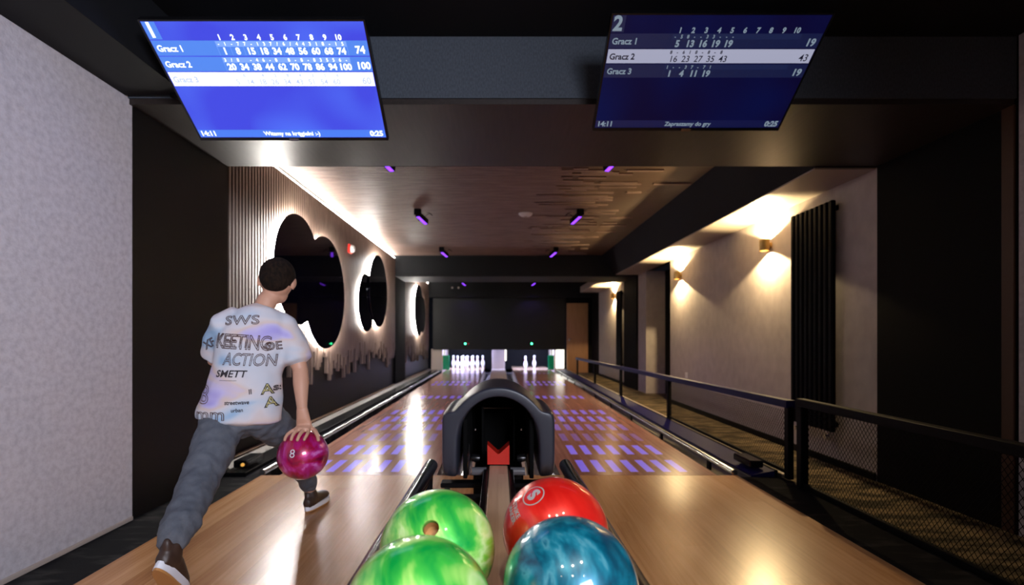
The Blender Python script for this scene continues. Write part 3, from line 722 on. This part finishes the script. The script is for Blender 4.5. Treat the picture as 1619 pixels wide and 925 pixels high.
# ------------------------------------------------------------------ bowling balls
BR = .108
def sphere_mb(c, R, nu=64, nv=32):
    prof = [(R*math.sin(PI*k/nv), -R*math.cos(PI*k/nv)) for k in range(nv+1)]; prof[0] = (0,-R); prof[-1] = (0,R)
    return MB().lathe(prof, c, nu)
def hit(c, px, py, R=BR):
    o = Vector((0,0,CZ)); d = Vector(((px-788)/F, 1, (533-py)/F)).normalized(); oc = o-Vector(c)
    b = oc.dot(d); t = -b - math.sqrt(max(b*b-(oc.length_squared-R*R), 0)); return (o+d*t-Vector(c)).normalized()
def ball(c, m, label, holes=(), rot=None):
    r = empty('bowling_ball', c, label, 'bowling ball', None)
    b = sphere_mb((0,0,0), BR).build('ball_shell', m); b.parent = r
    for nrm, rad in holes:
        q = nrm.to_track_quat('Z','X')
        cut = MB().tube((0,0,.075),(0,0,.13),rad,28).build('cutter', m); cut.matrix_world = Matrix.Translation(c) @ q.to_matrix().to_4x4()
        bpy.context.view_layer.update()
        md = b.modifiers.new('hole','BOOLEAN'); md.operation = 'DIFFERENCE'; md.object = cut; md.solver = 'EXACT'
        dg = bpy.context.evaluated_depsgraph_get(); me = bpy.data.meshes.new_from_object(b.evaluated_get(dg)); b.modifiers.clear(); b.data = me
        bpy.data.objects.remove(cut)
        for p in me.polygons: p.use_smooth = True
        me.set_sharp_from_angle(angle=math.radians(40))
        ins = MB().lathe([(0,.078),(rad*.97,.078),(rad*.97,.097),(rad*.90,.099),(rad*.9,.0785)], n=28).build('thumb_insert', M['sole']); ins.parent = r
        ins.matrix_local = q.to_matrix().to_4x4()
    return r
GREEN = swirl('green_swirl', [(.30,(.0,.34,.05)),(.42,(.05,.50,.06)),(.50,(.30,.70,.14)),(.58,(.55,.84,.34)),(.66,(.26,.68,.06)),(.76,(.03,.46,.05))], 4.2, dist=3.0)
RED = swirl('red_swirl', [(.3,(.60,.006,.004)),(.5,(.76,.02,.012)),(.64,(.85,.09,.05)),(.78,(.70,.01,.01))], 4.5)
TEAL = swirl('teal_swirl', [(.32,(.0,.05,.10)),(.46,(.0,.12,.20)),(.56,(.01,.20,.30)),(.64,(.07,.30,.40)),(.70,(.0,.13,.22))], 6.0, dist=4.5)
PINK = swirl('magenta_swirl', [(.3,(.10,.0,.05)),(.45,(.40,.0,.05)),(.58,(.50,.02,.25)),(.68,(.75,.20,.60)),(.8,(.2,0,.1))], 6)
gc = (-.1146,.915,.55)
ball(gc, GREEN, 'green marbled bowling ball with a thumb hole, behind the other green ball', [(hit(gc,681,835), .0145)])
ball((-.1150,.697,.549), GREEN, 'front green marbled bowling ball at the bottom edge, no hole showing')
rc = (.117,.996,.55); RB = ball(rc, RED, 'red bowling ball with silver ring logo on the rack')
ball((.1155,.780,.548), TEAL, 'teal blue swirled bowling ball in front of the red ball')
SILVER = mat('silver_print', (.45,.43,.42), .35, .3)
def decal(center, R, nrm, up, parts, parent, m, name):
    """lay a flat drawing on the ball's surface"""
    nrm = Vector(nrm).normalized(); up = (Vector(up)-nrm*Vector(up).dot(nrm)).normalized(); rt = up.cross(nrm)
    mb = MB()
    for vs, fs in parts:
        out = []
        for v in vs:
            p = nrm*R + rt*v.x + up*v.y; out.append(p.normalized()*(R+.0007))
        mb.add(out, fs)
    o = mb.build(name, m, smooth=0); o.parent = parent; return o
def ring2d(r0, r1, n=48):
    vs = [Vector((r*math.cos(2*PI*k/n), r*math.sin(2*PI*k/n), 0)) for r in (r0,r1) for k in range(n)]
    return vs, [(k,(k+1)%n,(k+1)%n+n,k+n) for k in range(n)]
n0 = hit(rc, 843, 783)
decal(rc, BR, n0, (.35,0,1), [ring2d(.0215,.0240), text_mesh('S', .036, bold=.002)], RB, SILVER, 'ring_logo')
def shift(tm, dx, dy): return [v+Vector((dx,dy,0)) for v in tm[0]], tm[1]
n1 = hit(rc, 813, 808)
decal(rc, BR, n1, (1.0,0,.35), [shift(text_mesh('STRIKE', .015, bold=.0005), 0, .005), shift(text_mesh('MAKER', .015, bold=.0005), 0, -.009)], RB, SILVER, 'lettering')

# ------------------------------------------------------------------ the boy
V = Vector
def limb(mb, pts, n=20, side=None):
    """loft of elliptical rings: (centre, ra, rb); ra along `side`"""
    P = [V(p[0]) for p in pts]; ring = []; s = V(side) if side else None
    for i, p in enumerate(P):
        d = (P[min(i+1,len(P)-1)]-P[max(i-1,0)]).normalized()
        a = s if s is not None else d.orthogonal()
        a = (a-d*a.dot(d)).normalized(); s = a; b = d.cross(a)
        o = len(mb.v); ring.append(o); ra, rb = pts[i][1], pts[i][2] if len(pts[i]) > 2 else pts[i][1]
        mb.v += [tuple(p+a*math.cos(2*PI*k/n)*ra+b*math.sin(2*PI*k/n)*rb) for k in range(n)]
    for o, u in zip(ring, ring[1:]): mb.f += [(o+k, o+(k+1)%n, u+(k+1)%n, u+k) for k in range(n)]
    for e, o, q in ((0,ring[0],-1), (-1,ring[-1],1)):
        dd = (P[0]-P[1]).normalized() if e == 0 else (P[-1]-P[-2]).normalized()
        r_ = min(pts[e][1], pts[e][2] if len(pts[e]) > 2 else pts[e][1])
        c = len(mb.v); mb.v.append(tuple(P[e]+dd*r_*(.5)))
        mb.f += [(o+k, o+(k+1)%n, c) if q > 0 else (o+(k+1)%n, o+k, c) for k in range(n)]
    return mb
def ell(mb, c, r, rot=None, n=24):
    o = len(mb.v); t = sphere_mb((0,0,0), 1, n, n//2)
    Mx = (rot.to_matrix() if rot else Matrix.Identity(3)) @ Matrix.Diagonal(V(r))
    mb.add([V(c)+Mx@V(v) for v in t.v], t.f); return mb
def fuse(mb, name, m, voxel, parent, smooth_it=3, fac=.5):
    o = mb.build(name, m, smooth=0)
    md = o.modifiers.new('r','REMESH'); md.mode = 'VOXEL'; md.voxel_size = voxel; md.use_smooth_shade = True
    if smooth_it: s = o.modifiers.new('s','SMOOTH'); s.iterations = smooth_it; s.factor = fac
    bpy.context.view_layer.update()
    dg = bpy.context.evaluated_depsgraph_get(); me = bpy.data.meshes.new_from_object(o.evaluated_get(dg)); o.modifiers.clear(); o.data = me
    me.materials.clear(); me.materials.append(m)
    for p in me.polygons: p.use_smooth = True
    o.parent = parent; o.matrix_parent_inverse = Matrix.Translation(-V(parent.location))
    return o
hipL, kneeL, ankL = V((-1.215,2.14,.575)), V((-1.172,1.90,.385)), V((-1.098,1.63,.262))
toeL = V((-1.135,1.72,.055)); heelL = V((-1.100,1.575,.205))
hipR, kneeR, ankR = V((-1.075,2.18,.575)), V((-1.03,2.46,.435)), V((-1.035,2.66,.105))
pel, wai, che, nek = V((-1.145,2.16,.60)), V((-1.125,2.17,.74)), V((-1.09,2.19,.94)), V((-1.075,2.20,1.085))
shL, elL, wrL = V((-1.235,2.16,1.015)), V((-1.325,2.26,.84)), V((-1.24,2.43,.74))
shR, elR, wrR = V((-.975,2.23,1.005)), V((-.905,2.21,.80)), V((-.868,2.14,.632))
bc = V((-.868,2.15,.428))
head = V((-1.035,2.265,1.218))
boy = empty('person', (-1.13,2.0,0), 'boy in patterned short sleeved shirt and grey trousers lunging forward with a magenta bowling ball', 'person')
b = MB()
side = (1,.15,0)
limb(b, [(pel,.120,.085),(wai,.108,.078),(che,.128,.090),(V((-1.08,2.2,1.03)),.12,.075),(nek,.05,.05)], side=side)
limb(b, [(nek-V((0,0,.04)),.048),(nek+V((.012,.02,.03)),.043),(head-V((.0,.0,.05)),.045)])
hq = Matrix.Rotation(math.radians(17),4,'Z') @ Matrix.Rotation(math.radians(-30),4,'X') @ Matrix.Rotation(math.radians(6),4,'Y')
HQ = hq.to_quaternion()                       # face looks along local +Y
ell(b, head, (.071,.088,.093), HQ)
ell(b, head+HQ@V((0,.035,-.055)), (.052,.050,.052), HQ)       # jaw
ell(b, head+HQ@V((0,.092,-.012)), (.010,.016,.018), HQ)       # nose
ell(b, head+HQ@V((0,.082,.022)), (.045,.014,.010), HQ)        # brow
ell(b, head+HQ@V((0,.083,-.047)), (.020,.010,.007), HQ)       # lips
for s in (-1,1):
    ell(b, head+HQ@V((s*.076,-.005,-.010)), (.007,.018,.029), HQ @ Matrix.Rotation(math.radians(s*-22),3,'Z').to_quaternion())
    ell(b, head+HQ@V((s*.074,.002,-.032)), (.007,.009,.012), HQ)
limb(b, [(shL,.045),(shL.lerp(elL,.5),.038),(elL,.031),(elL.lerp(wrL,.35),.031),(wrL,.020)])
limb(b, [(shR,.046),(shR.lerp(elR,.5),.040),(elR,.033),(elR.lerp(wrR,.35),.034),(elR.lerp(wrR,.75),.026),(wrR,.021,.024)])
limb(b, [(hipL,.07),(hipL.lerp(kneeL,.5),.062),(kneeL,.048),(kneeL.lerp(ankL,.35),.045),(ankL,.028)])
limb(b, [(hipR,.07),(hipR.lerp(kneeR,.5),.062),(kneeR,.048),(kneeR.lerp(ankR,.35),.045),(ankR,.028)])
limb(b, [(ankL+V((0,.01,-.01)),.024),(heelL.lerp(toeL,.4)+V((0,.03,0)),.024),(toeL+V((0,.01,.012)),.018)])
limb(b, [(ankR,.028),(ankR+V((.0,.06,-.05)),.026,.02),(ankR+V((.01,.13,-.068)),.022,.016)])
# right hand laid over the ball: palm at the top, fingers curling down its near side
def onball(ax, el, h):  # ax: sideways angle, el: forward(away)/towards viewer angle from the top
    d = V((math.sin(ax)*math.cos(el), math.sin(el), math.cos(ax)*math.cos(el))).normalized(); return bc + d*(BR+h)
R = math.radians
palm = onball(R(3), R(-2), .020)
limb(b, [(wrR,.024,.020),(wrR.lerp(palm,.55),.030,.020),(palm,.036,.015),(onball(R(3),R(-16),.013),.034,.011)], side=(1,0,0))
for a0, a1, l, rr in ((-17,-34,38,.0084),(-5,-13,45,.0092),(8,6,47,.0092),(19,24,42,.0084)):
    pts = [(onball(R(a0*.7),R(-6),.012),rr*1.15)]
    for k in range(1,5):
        t = k/4; pts.append((onball(R(a0+(a1-a0)*t), R(-12-(l-12)*t), .0075+.006*math.sin(t*PI)), rr*(1.05-.28*t)))
    limb(b, pts, 12)
tp = [(onball(R(16),R(3),.014),.011),(onball(R(28),R(-4),.013),.0100),(onball(R(40),R(-12),.010),.0090),(onball(R(50),R(-20),.0075),.0075)]
limb(b, tp, 12)
# left hand, open, held forward of the body
dl = (wrL-elL).normalized(); up_ = V((0,0,1)); sd = dl.cross(up_).normalized(); 
pm = wrL+dl*.05
limb(b, [(wrL,.020),(wrL+dl*.03,.030,.014),(wrL+dl*.075,.034,.011)], side=sd)
for k, (o_, ln) in enumerate(((-.027,.050),(-.009,.062),(.009,.066),(.027,.058))):
    q = wrL+dl*.072+sd*o_
    limb(b, [(q,.0085),(q+dl*ln*.45+sd*o_*.2-up_*.003,.0078),(q+dl*ln*.8+sd*o_*.3-up_*.014,.0070),(q+dl*ln+sd*o_*.35-up_*.026,.0058)], 12)
q = wrL+dl*.025+sd*.022
limb(b, [(q,.011),(q+dl*.025+sd*.022-up_*.004,.0095),(q+dl*.05+sd*.030-up_*.012,.0075)], 12)
body = fuse(b, 'body', M['skin'], .0042, boy, 2, .45)
# hair: a cap hugging the skull, short at the nape
hb = MB()
ell(hb, head+HQ@V((0,-.008,.014)), (.0795,.092,.089), HQ)
ell(hb, head+HQ@V((0,.045,.055)), (.060,.050,.040), HQ)
ell(hb, head+HQ@V((0,-.036,-.030)), (.062,.054,.058), HQ)
hair = fuse(hb, 'hair', M['hair'], .006, boy, 2)
for s in (-1, 1):
    ec = head+HQ@V((s*.030,.080,.006))
    e_ = ell(MB(), ec, (.011,.010,.009), HQ, 20).build('eye', M['white_paint']); e_.parent = boy; e_.matrix_parent_inverse = Matrix.Translation(-V(boy.location))
    i_ = ell(MB(), ec+HQ@V((0,.0075,-.001)), (.005,.0035,.005), HQ, 16).build('iris', M['hair']); i_.parent = e_
    w_ = limb(MB(), [(head+HQ@V((s*.014,.092,.024)),.0035),(head+HQ@V((s*.032,.090,.029)),.004),(head+HQ@V((s*.048,.080,.024)),.0025)], 8).build('eyebrow', M['hair']); w_.parent = boy; w_.matrix_parent_inverse = Matrix.Translation(-V(boy.location))
# shirt
sb = MB()
limb(sb, [(V((-1.150,2.15,.588)),.176,.120),(V((-1.147,2.15,.62)),.172,.116),(V((-1.132,2.155,.70)),.160,.110),(V((-1.125,2.165,.80)),.145,.104),(V((-1.105,2.18,.91)),.152,.106),(V((-1.09,2.19,.985)),.150,.094),(V((-1.083,2.195,1.035)),.124,.092),(V((-1.078,2.20,1.085)),.060,.060)], 32, side=(1,.22,0))
limb(sb, [(shL+V((.07,.01,.015)),.060),(shL+V((.012,0,-.008)),.060),(shL.lerp(elL,.45),.062),(shL.lerp(elL,.88),.070,.060)], 24)
limb(sb, [(shR+V((-.07,-.01,.015)),.060),(shR+V((-.012,0,-.008)),.062),(shR.lerp(elR,.45),.066),(shR.lerp(elR,.80),.069,.062)], 24)
shirt = fuse(sb, 'shirt', M['shirt'], .009, boy, 4)
ft = bpy.data.textures.new('folds','CLOUDS'); ft.noise_scale = .10; ft.noise_depth = 1
dm = shirt.modifiers.new('folds','DISPLACE'); dm.texture = ft; dm.strength = .018; dm.mid_level = .5; dm.texture_coords = 'LOCAL'
bpy.context.view_layer.update()
shirt.data = bpy.data.meshes.new_from_object(shirt.evaluated_get(bpy.context.evaluated_depsgraph_get())); shirt.modifiers.clear()
# trousers
tb = MB()
limb(tb, [(V((-1.15,2.155,.665)),.125,.092),(V((-1.15,2.155,.60)),.138,.102),(V((-1.145,2.155,.545)),.135,.098)], 28, side=(1,.2,0))
limb(tb, [(hipL+V((0,0,.02)),.090),(hipL.lerp(kneeL,.5),.084),(kneeL,.070),(kneeL.lerp(ankL,.35),.066),(kneeL.lerp(ankL,.70),.060),(kneeL.lerp(ankL,.78),.063),(kneeL.lerp(ankL,.82),.055),(kneeL.lerp(ankL,.87),.060),(kneeL.lerp(ankL,.91),.050),(kneeL.lerp(ankL,.96),.051),(kneeL.lerp(ankL,1.04),.042)], 24)
limb(tb, [(hipR+V((0,0,.02)),.088),(hipR.lerp(kneeR,.5),.080),(kneeR,.068),(kneeR.lerp(ankR,.35),.062),(kneeR.lerp(ankR,.8),.050),(ankR+V((0,0,.03)),.040)], 24)
tr = fuse(tb, 'trousers', M['trouser'], .009, boy, 4)
dm = tr.modifiers.new('folds','DISPLACE'); ft2 = bpy.data.textures.new('folds2','CLOUDS'); ft2.noise_scale = .05; dm.texture = ft2; dm.strength = .022; dm.texture_coords = 'LOCAL'
bpy.context.view_layer.update()
tr.data = bpy.data.meshes.new_from_object(tr.evaluated_get(bpy.context.evaluated_depsgraph_get())); tr.modifiers.clear()
# shoes
def shoe(heel, toe, up, ank, label):
    d = (toe-heel).normalized(); up = V(up); up = (up-d*up.dot(d)).normalized(); sd = d.cross(up)
    L_ = (toe-heel).length+.03
    r = bpy.data.objects.new('shoe', None)
    u = MB()
    pr = [(-.012,.022,.028),(.02,.034,.036),(.07,.036,.038),(.12,.038,.030),(.17,.036,.024),(L_-.01,.024,.018)]
    pts = [(heel+d*t+up*(.004+h*.7),w_,h) for t,w_,h in pr]
    limb(u, pts, 24, side=sd)
    limb(u, [(ank+up*.002,.033),(heel+d*.045+up*.03,.036,.04)], 20)
    ell(u, ank.lerp(heel,.3)-d*.018, (.016,.016,.03))
    uo = fuse(u, 'shoe', M['shoe'], .006, boy, 3); uo['label'] = label
    def slab_(name, m, o0, o1, grow, z_a, z_b):
        mb = MB(); n_ = 28; out = []
        for k in range(n_):
            a = 2*PI*k/n_; x = math.cos(a); y = math.sin(a)
            hw = .036+.006*math.sin(max(0,x)*PI) + grow
            out.append((L_/2-.004+x*(L_/2+.012+grow), y*hw*(1 if x > -.2 else .92)))
        for z in (z_a, z_b): mb.v += [tuple(heel+d*p+sd*q_+up*z) for p,q_ in out]
        mb.f += [tuple(range(n_)), tuple(range(2*n_-1,n_-1,-1))]+[(k,(k+1)%n_,(k+1)%n_+n_,k+n_) for k in range(n_)]
        s = mb.build(name, m); s.parent = uo; return s
    slab_('midsole', M['white_rubber'], 0, 0, .003, -.012, .010)
    slab_('outsole', M['sole'], 0, 0, .0, -.019, -.012)
    return uo
shoe(heelL+V((0,0,0)), toeL, (0,.75,.55), ankL, 'dark brown shoe with white and tan sole, heel raised')
shoe(V((-1.032,2.62,.024)), V((-1.01,2.80,.024)), (0,0,1), ankR, 'front dark shoe flat on the approach')
# graffiti print draped on the back of the shirt
bvh = BVHTree.FromPolygons([v.co for v in shirt.data.vertices], [tuple(p.vertices) for p in shirt.data.polygons])
vd = V((-.15,1,0)).normalized()
def drape(parts, m, name, sy=1.5):
    import bmesh
    mb = MB(); rt = V((1,.15,0)).normalized()
    for (vs, fs), (cx_, cz_, ang) in parts:
        t_ = bpy.data.meshes.new('t'); t_.from_pydata([tuple(v) for v in vs], [], fs); bm = bmesh.new(); bm.from_mesh(t_)
        for _ in range(4):
            es = [e for e in bm.edges if e.calc_length() > .009]
            if not es: break
            bmesh.ops.subdivide_edges(bm, edges=es, cuts=1)
        bmesh.ops.triangulate(bm, faces=bm.faces)
        bm.verts.index_update(); vs = [v.co.copy() for v in bm.verts]; fs = [tuple(v.index for v in f.verts) for f in bm.faces]; bm.free(); bpy.data.meshes.remove(t_)
        out = []; ok = []
        for v in vs:
            x = v.x*math.cos(ang)-v.y*math.sin(ang); z = v.x*math.sin(ang)+v.y*math.cos(ang)
            o_ = V((cx_,0,cz_))+V((rt.x*x,0,z)); o_ = o_ - vd*(o_.y) ; o_ = V((o_.x+.15*.9,1.2,o_.z))
            h = bvh.ray_cast(o_, vd, 1.6)
            if h[0] is None: ok.append(False); out.append(o_)
            else: ok.append(True); out.append(h[0]-vd*.0022)
        fs2 = [f for f in fs if all(ok[i] for i in f) and max((out[i]-out[f[0]]).length for i in f) < .035]
        mb.add(out, fs2)
    o = mb.build(name, m, smooth=0); o.parent = shirt; o.matrix_parent_inverse = shirt.matrix_parent_inverse.inverted() @ shirt.matrix_parent_inverse
    return o
def squash(tm, sx, sy=1, sh=0): return [V((v.x*sx+v.y*sh, v.y*sy, 0)) for v in tm[0]], tm[1]
tm = text_mesh
drape([(squash(tm('KEETING', .078, outline=.0016, space=.92), .80, 1.15), (-1.105,.925,-.06)),
       (squash(tm('KEETING', .070, outline=.0012, space=1.0), .84, 1.1, .08), (-1.108,.93,-.07)),
       (squash(tm('ACTION', .070, outline=.0016), .78, 1.05, .15), (-1.075,.850,-.04)),
       (squash(tm('SWS', .075, outline=.0019, space=1.05), 1.0, .75), (-1.115,1.022,.03)),
       (squash(tm('B', .110, outline=.0017), .9, 1), (-1.262,.70,-.1)),
       (squash(tm('mm', .090, outline=.0018), 1.0, .8), (-1.225,.622,.0)),
       (squash(tm('OE', .05, outline=.0016), 1, 1), (-.985,.91,.1)),
       (squash(tm('XF', .05, outline=.0016), 1, 1), (-1.275,.92,.4))], M['ink'], 'graffiti_print')
drape([(squash(tm('SMETT', .046, bold=.001), .95, .9, .2), (-1.145,.792,-.02)), (squash(tm('____', .04), .9, .8), (-1.155,.778,-.02)),
       (squash(tm('streetwave', .024, bold=.0006), .9, 1), (-1.115,.672,.0)), (squash(tm('urban', .022, bold=.0005), .9, 1), (-1.112,.640,.0)), (squash(tm('ll', .03, bold=.0006), 1, 1), (-1.065,.715,.1)),
       (squash(tm('A', .07, outline=.0022), .9, .9), (-1.005,.722,.05)), (squash(tm('A', .07, outline=.0022), .9, .9), (-.992,.665,.05)), (squash(tm('ss', .05, outline=.0017), .9, .9), (-.970,.73,.05))], M['ink_dark'], 'graffiti_print')
drape([(squash(tm('A', .064, bold=.001), .9, .9), (-1.005,.722,.05)), (squash(tm('A', .064, bold=.001), .9, .9), (-.992,.665,.05))], M['ink_gold'], 'graffiti_print')
# bowled ball in the boy's hand
PB = ball(tuple(bc), PINK, 'magenta bowling ball numbered 8 held under the hand of the boy')
n8 = hit(bc, 462, 718)
decal(bc, BR, n8, (0,0,1), [text_mesh('8', .050, bold=-.0006)], PB, M['white_rubber'], 'number_print')
